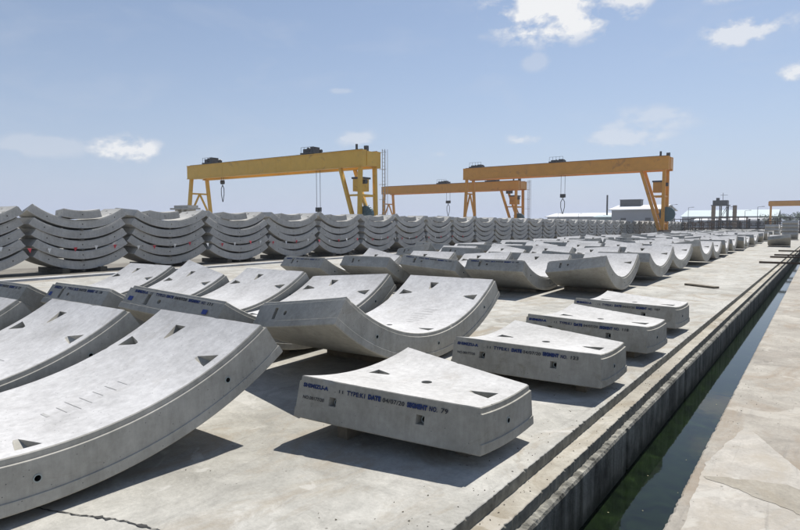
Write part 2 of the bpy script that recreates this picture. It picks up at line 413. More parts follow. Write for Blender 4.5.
def full_template(m, an=A, bn=A, af=A, bf=A):
    c1 = bmesh.new(); c2 = bmesh.new()
    for th in HOLE_TH:
        wedge(c1, frame_at(W/2 - .10, th), 0); wedge(c1, frame_at(-W/2 + .10, th), math.pi)
        for s in (1, -1):
            p = arc_pt(s * (W/2 + .05), th, RM); q = arc_pt(s * (W/2 - .085), th, RM); tube(c2, p, q, .024, 12)
    mn = (an + bn) / 2; mf = (af + bf) / 2
    wedge(c1, frame_at(-.18, mf - .06), math.pi / 2, L=.17); wedge(c1, frame_at(.18, -mn + .06), -math.pi / 2, L=.17)
    # round grout hole in the middle of the hollow side
    M = frame_at(0, 0); tube(c1, M @ Vector((0, 0, .05)), M @ Vector((0, 0, -.06)), .045, 18, .03)
    # end faces: tall slot + round bolt hole
    for s, ang, (aa, bb) in ((-1, -1, (an, bn)), (1, 1, (af, bf))):
        for x, slot in ((-s * -.18 if False else .18 * -s * -1, False), (-.36, True)):
            v = (W / 2 - x) / W; th = s * (aa + (bb - aa) * v)
            t = Vector((0, math.cos(th), math.sin(th))) * s
            c = arc_pt(x, th, RM)
            rr = Vector((0, math.sin(th), -math.cos(th)))
            if slot:
                for q in (c,):
                    a_ = q - rr * .065; b_ = q + rr * .065
                    ex = Vector((1, 0, 0)) * .028; vv = []
                    for dd in (t * .05, -t * .05):
                        vv += [c2.verts.new(a_ - ex + dd), c2.verts.new(a_ + ex + dd), c2.verts.new(b_ + ex + dd), c2.verts.new(b_ - ex + dd)]
                    for f in ((0,1,2,3),(7,6,5,4),(0,4,5,1),(1,5,6,2),(2,6,7,3),(3,7,4,0)): c2.faces.new([vv[i] for i in f])
            else:
                tube(c2, c + t * .05, c - t * .08, .026, 12)
    return cut(raw_segment(an, bn, af, bf), [c1, c2], m)
KW, KN = .235, .125                                     # half angles of the key at its wide (back) and narrow (front) end
def key_template(m):
    c1 = bmesh.new(); c2 = bmesh.new(); c3 = bmesh.new()
    wedge(c1, frame_at(W/2 - .12, 0), 0, L=.20, wd=.16); wedge(c1, frame_at(-W/2 + .16, 0), math.pi, L=.17, wd=.14)
    M = frame_at(.0, 0); tube(c1, M @ Vector((0, 0, .05)), M @ Vector((0, 0, -.07)), .048, 20, .034)
    for s in (1, -1):
        tube(c2, arc_pt(s * (W/2 + .05), 0, RM), arc_pt(s * (W/2 - .09), 0, RM), .023, 12)
    for s in (-1, 1):
        for x in (-.40, .28):
            v = (W/2 - x) / W; th = s * (KN + (KW - KN) * v); c = arc_pt(x, th, RM)
            t = Vector((0, math.cos(th), math.sin(th))) * s; rr = Vector((0, math.sin(th), -math.cos(th))); ex = Vector((1, 0, 0)) * .034; vv = []
            for dd, e in ((t * .05, 1), (-t * .055, .75)):
                for sx, sr in ((-1, -1), (1, -1), (1, 1), (-1, 1)): vv.append(c2.verts.new(c + ex * sx * e + rr * .036 * sr * e + dd))
            for f in ((0,1,2,3),(7,6,5,4),(0,4,5,1),(1,5,6,2),(2,6,7,3),(3,7,4,0)): c2.faces.new([vv[i] for i in f])
            hc = c + Vector((.008, 0, 0)); tube(c3, hc - t * .02, hc - t * .15, .024, 12)
    return cut(raw_segment(KN, KW, KN, KW, NU=36, NV=40, plain_ends=True), [c1, c2, c3], m)
# kinds: square-ended, slanted near end, slanted far end, both slanted
TYPES = {'A': (A, A, A, A), 'B': (.66, .54, A, A), 'C': (A, A, .55, .67), 'D': (.57, .64, .62, .56)}
TM = {}
for k, v in TYPES.items():
    TM[k] = full_template(M_SEG, *v)
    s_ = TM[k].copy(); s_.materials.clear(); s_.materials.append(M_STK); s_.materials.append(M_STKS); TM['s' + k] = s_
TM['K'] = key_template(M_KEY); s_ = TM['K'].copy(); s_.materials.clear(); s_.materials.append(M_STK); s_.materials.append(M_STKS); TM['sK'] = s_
for me in TM.values():
    try: me.set_sharp_from_angle(angle=R(25))
    except Exception: pass

def put(name, me, loc, rz=0, tilt=(0, 0), parent=None):
    o = bpy.data.objects.new(name, me); COL.objects.link(o); o.location = loc; o.rotation_euler = (tilt[0], tilt[1], rz)
    if parent: o.parent = parent
    return o
def writing(parent, text, origin, ex, ey, size, width=None, name='stencil_lettering', m=None, bold=.0014):
    cu = bpy.data.curves.new(name, 'FONT'); cu.body = text; cu.size = size; cu.extrude = .0; cu.offset = bold; m = m or M_INK; cu.space_character = 1.08
    tmp = bpy.data.objects.new('tmp_t', cu); COL.objects.link(tmp)
    dg = bpy.context.evaluated_depsgraph_get(); dg.update()
    me = bpy.data.meshes.new_from_object(tmp.evaluated_get(dg)); bpy.data.objects.remove(tmp)
    xs = [v.co.x for v in me.vertices]; f = (width / (max(xs) - min(xs))) if width else 1
    ex = ex.normalized(); n = ex.cross(ey).normalized(); ey = n.cross(ex)
    for v in me.vertices:
        p = origin + ex * v.co.x * f + ey * v.co.y + n * .002; v.co = p
    me.materials.clear(); me.materials.append(m)
    o = bpy.data.objects.new(name, me); COL.objects.link(o); o.parent = parent
    if m is M_INKB:      # struck twice by hand, slightly off
        b2 = bmesh.new(); b2.from_mesh(me); g_ = bmesh.ops.duplicate(b2, geom=b2.verts[:] + b2.edges[:] + b2.faces[:])
        d_ = ex * random.uniform(-.006, .006) + ey * random.uniform(-.005, .005) + n * .0008
        for v in g_['geom']:
            if isinstance(v, bmesh.types.BMVert): v.co += d_
        b2.to_mesh(me); b2.free()
    return o
def ring_mesh(r0, r1, depth, n=20):
    bm = bmesh.new()
    L = []
    for (r, x) in ((r1, 0), (r1, .004), (r0, .004), (r0, -depth)):
        L.append([bm.verts.new((x, r * math.cos(2*math.pi*i/n), r * math.sin(2*math.pi*i/n))) for i in range(n)])
    for a, b in zip(L, L[1:]):
        for i in range(n): bm.faces.new((a[i], a[(i+1) % n], b[(i+1) % n], b[i]))
    bm.faces.new(L[-1])
    return bm
SOCK = None
def socket(parent, x, th):
    global SOCK
    if SOCK is None:
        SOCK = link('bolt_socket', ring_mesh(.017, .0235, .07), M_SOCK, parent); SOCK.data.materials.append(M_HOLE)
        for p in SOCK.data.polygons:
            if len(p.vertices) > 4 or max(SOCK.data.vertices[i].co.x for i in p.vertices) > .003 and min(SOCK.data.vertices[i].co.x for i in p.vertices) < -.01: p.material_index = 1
        o = SOCK
    else:
        o = SOCK.copy(); COL.objects.link(o); o.parent = parent
    o.location = arc_pt(x + .0, th, RM); return o
def end_face_frame(kind, s=-1):
    an, bn, af, bf = TYPES[kind] if kind in TYPES else (KN, KW, KN, KW)
    a_f, a_b = (an, bn)
    back = arc_pt(-W/2, -a_b, RI); front = arc_pt(W/2, -a_f, RI)
    backo = arc_pt(-W/2, -a_b, RO)
    return back, front, (back - backo)

def bearers(x, y, h, rz, near_label):
    for k, dy in enumerate((-.42, .42)):
        bm = bmesh.new(); box(bm, -.62, .52, -.045, .045, 0, h)
        o = link('timber_bearer', bm, M_WOOD); c, s = math.cos(rz), math.sin(rz)
        o.location = (x - s * dy, y + c * dy, 0.0); o.rotation_euler.z = rz
        tag(o, 'flat brown timber bearer under ' + near_label, 'timber', 'timber bearers under the segments')

ORD = ['zeroth','first','second','third','fourth','fifth','sixth','seventh','eighth','ninth','tenth','eleventh','twelfth','thirteenth','fourteenth','fifteenth',
       'sixteenth','seventeenth','eighteenth','nineteenth','twentieth','twenty-first','twenty-second','twenty-third','twenty-fourth','twenty-fifth','twenty-sixth','twenty-seventh']
def near_segment(kind, xf, yc, b, rz, label, text=True, sticker=0, detail=True):
    """xf = x of the face towards the channel"""
    c, s = math.cos(rz), math.sin(rz)
    r = empty('tunnel_segment', (xf - W/2 * c, yc - W/2 * s, b), rz)
    tag(r, label, 'tunnel segment', 'curved tunnel segments laid out on the slab')
    body = put('body', TM[kind], (0, 0, 0), parent=r)
    if detail:
        for th in HOLE_TH: socket(r, W/2, th)
    if text:
        bk, fr, up = end_face_frame(kind); ex = (fr - bk); n = ex.cross(up).normalized()
        o0 = bk + ex.normalized() * .10 - up.normalized() * .088
        e = ex.normalized(); q = .0
        for txt, x0, w, m_ in (('SHIMIZU-A', 0, .20, M_INKB), ('11', .24, .03, M_INKK), ('TYPE:%s' % (kind + '1'), .33, .15, M_INK), ('DATE', .50, .10, M_INKB), ('04/07/20', .62, .18, M_INKK), ('SEGMENT', .83, .16, M_INKB), ('NO.', 1.01, .06, M_INK), (str(random.randint(101, 130)), 1.09, .07, M_INKK)):
            writing(r, txt, o0 + e * x0, ex, up, .044, w, m=m_, bold=.0018)
        for q in range(sticker):
            xx = (.06, 1.18)[q]
            sb = bmesh.new(); p0 = bk + ex.normalized() * xx - up.normalized() * .20 + n * .003
            a_, b_ = ex.normalized() * .07, up.normalized() * .055
            sb.faces.new([sb.verts.new(v) for v in (p0, p0 + a_, p0 + a_ + b_, p0 + b_)])
            link('paper_tag', sb, M_STICK, r)
    bearers(xf - .7 * c, yc - .7 * s, b + .028, rz, label.split(',')[0][:70] if False else 'a segment laid on the slab')
    return r

# front row, left of the key segments
near_segment('A', -3.40, 1.37, .06, -.03, 'nearest large curved segment, pale hollow side up, its bolted rim filling the lower left', False)
near_segment('A', -4.95, 1.20, .06, .0, 'large curved segment directly behind the nearest one, cut by the left picture edge', False)
near_segment('A', -6.50, .95, .06, .01, 'curved segment two places behind the nearest one, only its raised end in view', False)
# second row
near_segment('B', -3.53, 5.77, .055, .036, 'curved segment standing alone behind the nearest key segment, both ends raised', False)
near_segment('D', -5.10, 5.42, .05, .05, 'curved segment with blue paper tag, second from the channel in the second row', True, 2)
near_segment('A', -6.62, 5.12, .07, .0, 'curved segment with slot and blue lettering, third from the channel in the second row', True, 1)
near_segment('C', -8.14, 4.86, .05, .0, 'curved segment fourth from the channel in the second row, its far end slanting', True, 0)
near_segment('A', -9.66, 4.76, .06, .01, 'curved segment farthest from the channel in the second row', False)
# third row
near_segment('B', -3.62, 14.45, .06, .035, 'segment behind the last key segment, its stained underside showing, nearest channel in third row', False)
near_segment('A', -5.12, 13.5, .04, .02, 'segment with a row of blue lettering, second from the channel in the third row', True)
near_segment('D', -6.68, 13.2, .05, .03, 'lettered segment in the middle of the third row of five', True)
near_segment('A', -8.12, 12.6, .06, .02, 'unlettered grey-ended segment, fourth from the channel in the third row', False)
near_segment('C', -9.52, 11.95, .02, -.03, 'segment at the far end of the third row, beside the bare slab and rail', True)

def cast_marks(root, x0, th0, seed):
    rn = random.Random(seed); bm = bmesh.new()
    for k in range(7):
        th = th0 + k * .030 + rn.uniform(-.004, .004); M = frame_at(x0 + rn.uniform(-.02, .02), th); l = rn.uniform(.05, .16) if k else .05; w = .0025 if k else .010
        v = [bm.verts.new(M @ Vector(p)) for p in ((-l, -w, .0015), (l, -w, .0015), (l, w, .0015), (-l, w, .0015))]; bm.faces.new(v)
    link('cast_marking', bm, M_MARK, root)
for o in [o for o in bpy.data.objects if o.name.startswith('tunnel_segment') and o.type == 'EMPTY'][:4]: cast_marks(o, .12, .10, len(o.name))
# key segments in a line along the slab edge
KL = ['nearest small key segment with blue stencilled lettering, farthest from its neighbours', 'second small lettered key segment from the camera, with a chipped smear on its side',
      'third small lettered key segment from the camera, between two others', 'farthest of the four small lettered key segments near the slab edge']
for i, (x, y, rz, no) in enumerate(((-2.37, 3.70, -.055, 79), (-2.20, 5.72, -.045, 123), (-2.17, 7.53, -.10, 118), (-2.22, 9.50, -.09, 107))):
    r = empty('key_segment', (x, y, .085), rz); tag(r, KL[i], 'key segment', 'small tapered key segments in a line along the slab edge')
    put('body', TM['K'], (0, 0, 0), parent=r)
    socket(r, W/2, 0)
    for xp in (-.40, .28):
        v_ = (W/2 - xp) / W; th_ = -(KN + (KW - KN) * v_); c_ = arc_pt(xp + .008, th_, RM); t_ = Vector((0, -math.cos(th_), -math.sin(th_)))
        so_ = SOCK.copy(); COL.objects.link(so_); so_.parent = r; so_.location = c_ - t_ * .046; so_.rotation_euler = t_.to_track_quat('X', 'Z').to_euler(); so_.scale = (1.0, 1.15, 1.15)
    bk, fr, up = end_face_frame('K'); ex = (fr - bk); u = up.normalized()
    e = ex.normalized()
    for txt, x0, w, hgt, dy, m_, bold in (('SHIMIZU-A', .04, .22, .030, .078, M_INKB, .0022), ('. 11', .315, .07, .026, .080, M_INKK, .0006), ('TYPE:K1', .42, .15, .034, .082, M_INK, .0016),
            ('DATE', .595, .10, .034, .082, M_INKB, .0022), ('04/07/20', .71, .17, .032, .082, M_INKK, .0008), ('SEGMENT', .90, .15, .034, .080, M_INKB, .0022), ('NO.', 1.065, .06, .034, .080, M_INK, .0016), (str(no), 1.15, .05 if no < 100 else .07, .034, .078, M_INKK, .0010),
            ('NO.00177/20', .05, .185, .026, .165, M_INKK, .0008)):
        writing(r, txt, bk + e * x0 - u * dy, ex, up, hgt * 1.25, w, m=m_, bold=bold)
    for k, dx in enumerate((-.42, .46)):
        bm = bmesh.new(); box(bm, -.05, .05, -.22 if dx > 0 else -.5, .22 if dx > 0 else .5, 0, .088)
        o = link('timber_bearer', bm, M_WOOD); o.location = (x + math.cos(rz) * dx, y + math.sin(rz) * dx, 0); o.rotation_euler.z = rz
        tag(o, 'short brown timber bearer under a small key segment', 'timber', 'bearers under the key segments')

# the rows running away down the yard
rows = [18.3, 22.2, 26.5, 30.5, 34.4, 38.8, 43.0, 47.3, 51.6, 55.8, 60.2, 64.5, 68.8, 73.0]
rnd = random.Random(21)
for ri, y in enumerate(rows):
    for k in range(6):
        if (ri, k) in ((0, 5), (4, 3), (7, 5)): continue
        kind = rnd.choice('AABCD'); x = -3.5 - 1.52 * k + rnd.uniform(-.07, .07) - (.12 if ri % 2 else 0)
        rz = rnd.uniform(-.045, .06)
        o = put('tunnel_segment', TM[kind], (x - W/2, y - .32 * k + rnd.uniform(-.18, .18), .05 + rnd.uniform(0, .07)), rz, (rnd.uniform(-.03, .03), rnd.uniform(-.012, .012)))
        tag(o, 'curved segment %s from the channel in the %s row from the camera' % (ORD[k + 1], ORD[ri + 4]), 'tunnel segment', 'curved tunnel segments laid out on the slab')
# lone segment lying close to the slab edge and a stack of four behind it
o = put('tunnel_segment', TM['B'], (-1.95, 52.0, .05), .02); tag(o, 'lone curved segment close to the slab edge, far down the yard', 'tunnel segment')
for j in range(4):
    o = put('tunnel_segment', TM['sA'], (-1.9, 76.5, .05 + .41 * j), .0); tag(o, 'segment %s from the bottom in the far stack by the slab edge' % ORD[j + 1], 'tunnel segment', 'far stack by the slab edge')
for j in range(3):
    o = put('tunnel_segment', TM['sA'], (-3.9, 84.0, .05 + .41 * j), .0); tag(o, 'segment %s from the bottom in the lower far stack left of the edge stack' % ORD[j + 1], 'tunnel segment', 'lower far stack')

# stacks beside the crane rail
SX = -22.45; PITCH = .387
def join_copies(name, items, m):
    bm = bmesh.new()
    for me, mx in items:
        n0 = len(bm.verts); bm.from_mesh(me); bm.verts.ensure_lookup_table()
        for v in bm.verts[n0:]: v.co = mx @ v.co
    me = bpy.data.meshes.new(name); bm.to_mesh(me); bm.free(); me.materials.append(m); me.materials.append(M_STKS)
    o = bpy.data.objects.new(name, me); COL.objects.link(o); return o
far_items = []
LITE = {}
def lite(kind):
    if kind not in LITE:
        me = bpy.data.meshes.new('lite'); an = TYPES.get(kind, (KN, KW, KN, KW)); b = raw_segment(*an, NU=14, chips=False); b.to_mesh(me); b.free(); LITE[kind] = me
    return LITE[kind]
NST = 37; NIND = 22
sp_bm = bmesh.new(); box(sp_bm, -.72, .72, -.05, .05, 0, .072); sp_me = bpy.data.meshes.new('spacer'); sp_bm.to_mesh(sp_me); sp_bm.free(); sp_me.materials.append(M_WOODD)
sl_bm = bmesh.new(); box(sl_bm, -1.1, .85, -.13, .13, 0, .19); sl_me = bpy.data.meshes.new('sleeper'); sl_bm.to_mesh(sl_me); sl_bm.free(); sl_me.materials.append(M_WOODD)
for s in range(NST):
    yc = 7.27 + 3.68 * s
    for j in range(5):
        b = -.08 + PITCH * j + rnd.uniform(0, .008); kind = rnd.choice('AABD')
        x = SX - W/2 + rnd.uniform(-.06, .06); y = yc + rnd.uniform(-.09, .09) + (.0 if j else 0)
        if s < NIND:
            o = put('tunnel_segment', TM['s' + kind], (x, y, b), rnd.uniform(-.008, .008))
            tag(o, 'grey segment %s from the bottom in the %s stack from the left' % (ORD[j + 1], ORD[s + 1]), 'tunnel segment', 'curved segments stacked beside the crane rail')
            if j < 5 and s < 22:
                o = put('timber_spacer', sp_me, (SX - W/2, yc, b - (.071 if j else .075)))
                tag(o, 'dark timber spacer under the %s segment of the %s stack from the left' % (ORD[j + 1], ORD[s + 1]), 'timber', 'spacers in the segment stacks')
        else:
            far_items.append((lite(kind), Matrix.Translation((x, y, b))))
    kz = -.08 + PITCH * 4 + T + .05
    ky = yc + rnd.uniform(-.25, .05)
    if s < NIND:
        o = put('key_segment', TM['sK'], (SX - W/2 + .02, ky, kz), rnd.uniform(-.03, .03) + math.pi)
        tag(o, 'small grey key segment lying on top of the %s stack from the left' % ORD[s + 1], 'key segment', 'key segments on top of the stacks')
        for q in (-.7, .7):
            o = put('timber_sleeper', sl_me, (SX - W/2, yc + q, -.19))
            tag(o, 'dark damp sleeper on the ground under the %s stack, %s side' % (ORD[s + 1], 'near' if q < 0 else 'far'), 'timber', 'sleepers under the stacks')
    else: far_items.append((lite('K'), Matrix.Translation((SX - W/2, ky, kz))))
# beyond the individual rows the yard goes on, too small to tell apart
for y in [77.4 + 4.3 * i for i in range(9)]:
    for k in range(6):
        if y > 95 and k < 1: continue
        far_items.append((lite(rnd.choice('ABCD')), Matrix.Translation((-4.2 - 1.52 * k, y - .3 * k + rnd.uniform(-.2, .2), .06 + rnd.uniform(0, .06)))))
o = join_copies('far_tunnel_segments', far_items, M_STK)
tag(o, 'far run of grey segment stacks and laid segments near the distant crane leg', 'tunnel segments', kind='stuff')

# pennant string along the stacks
root = empty('pennant_string', (SX + .12, 4.5, 0)); tag(root, 'sagging cord of small red and white pennants strung along the stacks', 'bunting')
bm = bmesh.new(); prev = None; yy = 0; spts = []
while yy < 37:
    t = (yy % 3.67) / 3.67; z = .86 - .10 * 4 * t * (1 - t); spts.append((0, yy, z)); yy += .3
for a, b in zip(spts, spts[1:]): tube(bm, a, b, .0035, 4)
link('cord', bm, M_CABLE, root)
fl = []
for k in range(44):
    yy = .35 + k * .82 + random.uniform(-.12, .12); t = (yy % 3.67) / 3.67; z = .86 - .10 * 4 * t * (1 - t)
    m = M_RED if k % 2 else M_WHT
    bm = bmesh.new(); w = .07; h = .17; tw = random.uniform(-.05, .05)
    P = [(0, -w, 0), (0, w, 0), (tw, 0, -h), (.004, -w, 0), (.004, w, 0), (tw + .004, 0, -h)]
    v = [bm.verts.new(p) for p in P]
    for f in ((0,1,2),(5,4,3),(0,3,4,1),(1,4,5,2),(2,5,3,0)): bm.faces.new([v[i] for i in f])
    link('pennant', bm, m, root, (0, yy, z))

# ------------------------------------------------------------------ loose things on the slab and across the channel
bm = bmesh.new(); box(bm, -.46, .46, -.09, .09, 0, .05); o = link('timber_plank', bm, M_WOOD, None, (-2.28, 16.75, 0)); o.rotation_euler.z = -.60
tag(o, 'brown plank lying alone on the bare slab beyond the key segments', 'plank')
for i, (x, y, l) in enumerate(((-1.75, 28.6, 4.2), (-1.62, 33.8, 3.6), (-1.55, 36.2, 3.2), (-1.6, 42.0, 3.4))):
    bm = bmesh.new(); box(bm, 0, l, -.05, .05, 0, .012); box(bm, 0, l, -.05, -.038, .012, .085)
    o = link('steel_angle', bm, M_RUSTY, None, (x, y, .001)); o.rotation_euler.z = (-.02, .05, -.04, .03)[i]
    tag(o, 'rusty steel angle bridging the channel, %s from the camera' % ORD[i + 1], 'steel bar', 'steel angles across the channel')
bm = bmesh.new(); rnd2 = random.Random(4)
def chip(bm, x, y, z, s):
    pts = [bm.verts.new((x + rnd2.uniform(-s, s), y + rnd2.uniform(-s, s), z + (rnd2.uniform(.3, 1) * s if i < 2 else 0))) for i in range(5)]
    try:
        bmesh.ops.convex_hull(bm, input=pts)
    except Exception: pass
for i in range(420):
    y = 2.2 + 14 * rnd2.random() ** 1.6; q = rnd2.random()
    if q < .45: x, z = XE + SH * y - abs(rnd2.gauss(0, .16)) - .01, 0
    elif q < .8: x, z = XE + SH * y + rnd2.uniform(.01, .11), -.085
    else: x, z = rnd2.uniform(-3.3, -1.6), 0
    chip(bm, x, y, z, rnd2.uniform(.002, .009))
for i in range(160):
    y = 2.2 + 9 * rnd2.random() ** 1.5; x = -.56 + SB * y + abs(rnd2.gauss(0, .18)); chip(bm, x, y, 0, rnd2.uniform(.002, .007))
o = link('grit', bm, M_CHIP); tag(o, 'scattered brown grit and leaf crumbs along the slab edge', 'grit', kind='stuff')
bm = bmesh.new()
for i in range(40):
    y = 3.3 + 14 * rnd2.random() ** 1.5; x = rnd2.uniform(XE + .28, -.75) + .012 * y
    s = rnd2.uniform(.003, .008); a = rnd2.uniform(0, 3)
    v = [bm.verts.new((x + s * math.cos(a + q) * (1 if q % 2 else .6), y + s * math.sin(a + q), WZ + .004)) for q in (0, 1.3, 2.9, 4.4)]
    bm.faces.new(v)
o = link('floating_litter', bm, plain('dry_leaf', (.30, .28, .16), .8, var=.4)); tag(o, 'pale leaf bits floating on the green water', 'litter', kind='stuff')

# ------------------------------------------------------------------ gantry cranes
def crane(label, xl, xr, y, zt, depth, gauge, m, trolleys, hooks, reel=True, ladder=True, left_rigid=False, zr=0.03, rigid_in=3.4, hs=1.0):
    r = empty('gantry_crane', (xl, y, 0)); tag(r, label, 'gantry crane', 'yellow gantry cranes'); L = xr - xl; zb = zt - depth; g = gauge / 2
    for s in (-1, 1):
        bm = bmesh.new(); box(bm, 0, L, s * g - .38, s * g + .38, zb, zt)
        for k in range(1, int(L / 3)): box(bm, k * 3 - .03, k * 3 + .03, s * g - .41, s * g - .383, zb + .05, zt - .05) if False else None
        box(bm, 0.02, L - .02, s * g - .48, s * g + .48, zt - .08, zt + .0 + .02); box(bm, .02, L - .02, s * g - .48, s * g + .48, zb - .03, zb + .05)
        for k in range(1, int(L / 3)): box(bm, k * 3 - .035, k * 3 + .035, s * g - .395, s * g + .395, zb + .051, zt - .081)
        link('girder', bm, m, r)
        bm = bmesh.new(); box(bm, .3, L - .3, s * g - .05, s * g + .05, zt + .024, zt + .14); link('trolley_rail', bm, M_STEEL, r)
    for x in (-.1, L - .9):
        bm = bmesh.new(); box(bm, x, x + 1.0, -g + .39, g - .39, zb + .15, zt - .12); link('end_tie', bm, m, r)
    # hinged A-frame leg
    def aframe(x):
        bm = bmesh.new(); zc = zb * .74
        for s in (-1, 1):
            beam(bm, (x, s * g, zb - .03), (x, s * (g + .9), zr + .55), .42, .5)
        beam(bm, (x, -(g + .22), zc), (x, g + .22, zc), .26)
        beam(bm, (x, 0, zc), (x, g + .6, zb * .30), .24); beam(bm, (x, 0, zc), (x, -g - .6, zb * .30), .24); beam(bm, (x, -(g + .62), zb * .30), (x, g + .62, zb * .30), .24)
        link('hinged_leg', bm, m, r)
        bm = bmesh.new(); box(bm, x - .3, x + .3, -g - 1.6, g + 1.6, zr + .3, zr + .75)
        for s in (-1, 1):
            for q in (-.5, .5): tube(bm, (x - .12, s * (g + .95) + q, zr + .25), (x + .12, s * (g + .95) + q, zr + .25), .25, 12)
        link('bogie', bm, M_RUSTY, r)
    aframe(.6)
    # rigid leg: a V of box posts below each girder
    xf = L - .7
    for s in (-1, 1):
        bm = bmesh.new()
        beam(bm, (xf, s * g, zb - .03), (xf, s * (g + .25), zr + .6), .46)
        beam(bm, (xf - rigid_in, s * g, zb - .03), (xf - .45, s * (g + .25), zr + .65), .42)
        beam(bm, (xf - rigid_in * .52, s * (g + .1), zb * .60), (xf, s * (g + .1), zb * .60), .24)
        link('rigid_leg', bm, m, r)
    bm = bmesh.new()
    beam(bm, (xf, -g - .1, zb * .60), (xf, g + .1, zb * .60), .26); beam(bm, (xf, -g, zb * .60), (xf, g, zb * .18), .2); beam(bm, (xf, -g, zb * .18), (xf, g + .1, zb * .18), .24)
    link('leg_brace', bm, m, r)
    bm = bmesh.new(); box(bm, xf - .35, xf + .35, -g - 1.3, g + 1.3, zr + .3, zr + .78)
    for s in (-1, 1):
        for q in (-.5, .5): tube(bm, (xf - .12, s * (g + .4) + q, zr + .25), (xf + .12, s * (g + .4) + q, zr + .25), .25, 12)
    link('bogie', bm, M_RUSTY, r)
    for (tx) in trolleys:
        bm = bmesh.new(); box(bm, tx - 1.3, tx + 1.3, -g - .2, g + .2, zt + .15, zt + .32)
        link('trolley', bm, M_STEEL, r)
        bm = bmesh.new()
        k = hs; z0 = zt + .32
        box(bm, tx - 1.0, tx - .3, -g + .1, -g + 1.0, z0, z0 + .55 * k); box(bm, tx + .35, tx + 1.1, -g + .1, -g + 1.2, z0, z0 + .75 * k); box(bm, tx - .25, tx + .3, -.5, .5, z0, z0 + .3 * k)
        tube(bm, (tx - .1, -g + .2, z0 + .42 * k), (tx - .1, g - .4, z0 + .42 * k), .32 * k, 12); tube(bm, (tx - 1.0, 0, z0 + .3 * k), (tx + 1.2, 0, z0 + .3 * k), .22 * k, 10)
        for q in (-1.2, -.6, 0, .6, 1.2): beam(bm, (tx + q, -g - .1, z0 - .05), (tx + q, -g - .1, z0 + .75), .035)
        beam(bm, (tx - 1.2, -g - .1, z0 + .75), (tx + 1.2, -g - .1, z0 + .75), .035)
        link('hoist', bm, M_STEEL, r)
    for (hx, zlow, gap, hook) in hooks:
        bm = bmesh.new()
        for q in (-gap / 2, gap / 2): tube(bm, (hx + q, 0, zt), (hx + q, 0, zlow + .9), .034, 5)
        link('hoist_rope', bm, M_CABLE, r)
        bm = bmesh.new(); tube(bm, (hx - .2, 0, zlow + .8), (hx + .2, 0, zlow + .8), .32, 12); box(bm, hx - gap / 2 - .1, hx + gap / 2 + .1, -.16, .16, zlow + .55, zlow + 1.15)
        link('hook_block', bm, M_STEEL, r)
        if hook:
            bm = bmesh.new()
            pts = [(0, .4), (-.34, -.2), (-.34, -1.1), (-.03, -2.3)]
            for s in (-1, 1):
                for a, b in zip(pts, pts[1:]): tube(bm, (hx + s * a[0], 0, zlow + a[1]), (hx + s * b[0], 0, zlow + b[1]), .06, 6)
            link('lifting_clamp', bm, M_STEEL, r)
    if reel:
        bm = bmesh.new(); cz = 2.9 * zb / 9
        tube(bm, (xf + .5, -g + .3, cz), (xf + .5, -g + .75, cz), 1.15, 26); tube(bm, (xf + .5, -g + .2, cz), (xf + .5, -g + .85, cz), .35, 16)
        for k in range(12):
            a = k * math.pi / 6; beam(bm, (xf + .5, -g + .25, cz), (xf + .5 + 1.4 * math.cos(a), -g + .25, cz + 1.4 * math.sin(a)), .06)
        link('cable_reel', bm, M_TEAL, r)
        bm = bmesh.new(); box(bm, xf - 1.7, xf - .35, -g + .5, g - .8, zb * .66, zb * .66 + 1.6); link('machine_cabin', bm, m, r)
        bm = bmesh.new(); box(bm, xf - 1.8, xf - .2, -g + .35, g - .6, zb * .66 + 1.61, zb * .66 + 1.85); tube(bm, (xf - .3, -g + .6, zb * .66 + 1.2), (xf + .5, -g + .6, zb * .66 + 1.2), .3, 10); link('cabin_roof', bm, M_STEEL, r)
    if ladder:
        bm = bmesh.new(); lx = xf + .9
        for q in (g + .5, g + 1.1): beam(bm, (lx, q, .6), (lx, q, zt + .4), .06)
        k = .9
        while k < zt + .3: beam(bm, (lx, g + .5, k), (lx, g + 1.1, k), .045); k += .5
        for kk in (3, 5, 7, 9, zt): 
            if kk <= zt: beam(bm, (xf + .1, g + .8, kk), (lx + .4, g + .8, kk), .05)
        beam(bm, (lx + .4, g + .5, 2.5), (lx + .4, g + .5, zt + .4), .045); beam(bm, (lx + .4, g + 1.1, 2.5), (lx + .4, g + 1.1, zt + .4), .045)
        link('ladder', bm, M_LADDER, r)
    bm = bmesh.new(); tube(bm, (xf - .6, -g, zt), (xf - .6, -g, zt + .8), .16, 10); link('beacon', bm, M_STEEL, r)
    bm = bmesh.new(); box(bm, L - .6, L - .1, -g + .6, -g + 1.0, zt - .12, zt + .6); link('junction_box', bm, M_STEEL, r)
    return r
crane('amber gantry crane with pale ladder, leftmost in the picture, its feet hidden by the stacks', -84, -47, 60, 11.2, 2.1, 3.0, M_YEL, (5.0, 27.0), ((6.6, 7.6, .5, True), (27.5, 2.9, .7, False)))
crane('smaller-looking orange gantry crane between the other two, partly behind the third', -84, -49, 113, 10.6, 1.7, 3.4, M_ORG, (16.5, 36.5 - 8), ((17.2, 5.9, .9, True), (32, 7.6, 1.2, False)), hs=.6)
crane('orange gantry crane whose right leg stands on the slab-side rail', -54.3, -18.3, 99, 12.2, 2.05, 2.6, M_ORG, (2.4, 18), ((18.8, 5.8, .7, True),), ladder=False, hs=.45)
crane('far orange gantry crane whose girder runs off the right picture edge', -12.0, 24, 230, 9.4, 1.5, 3.0, M_ORG, (12, 18), ((20, 5, .8, False),), reel=False, ladder=False)

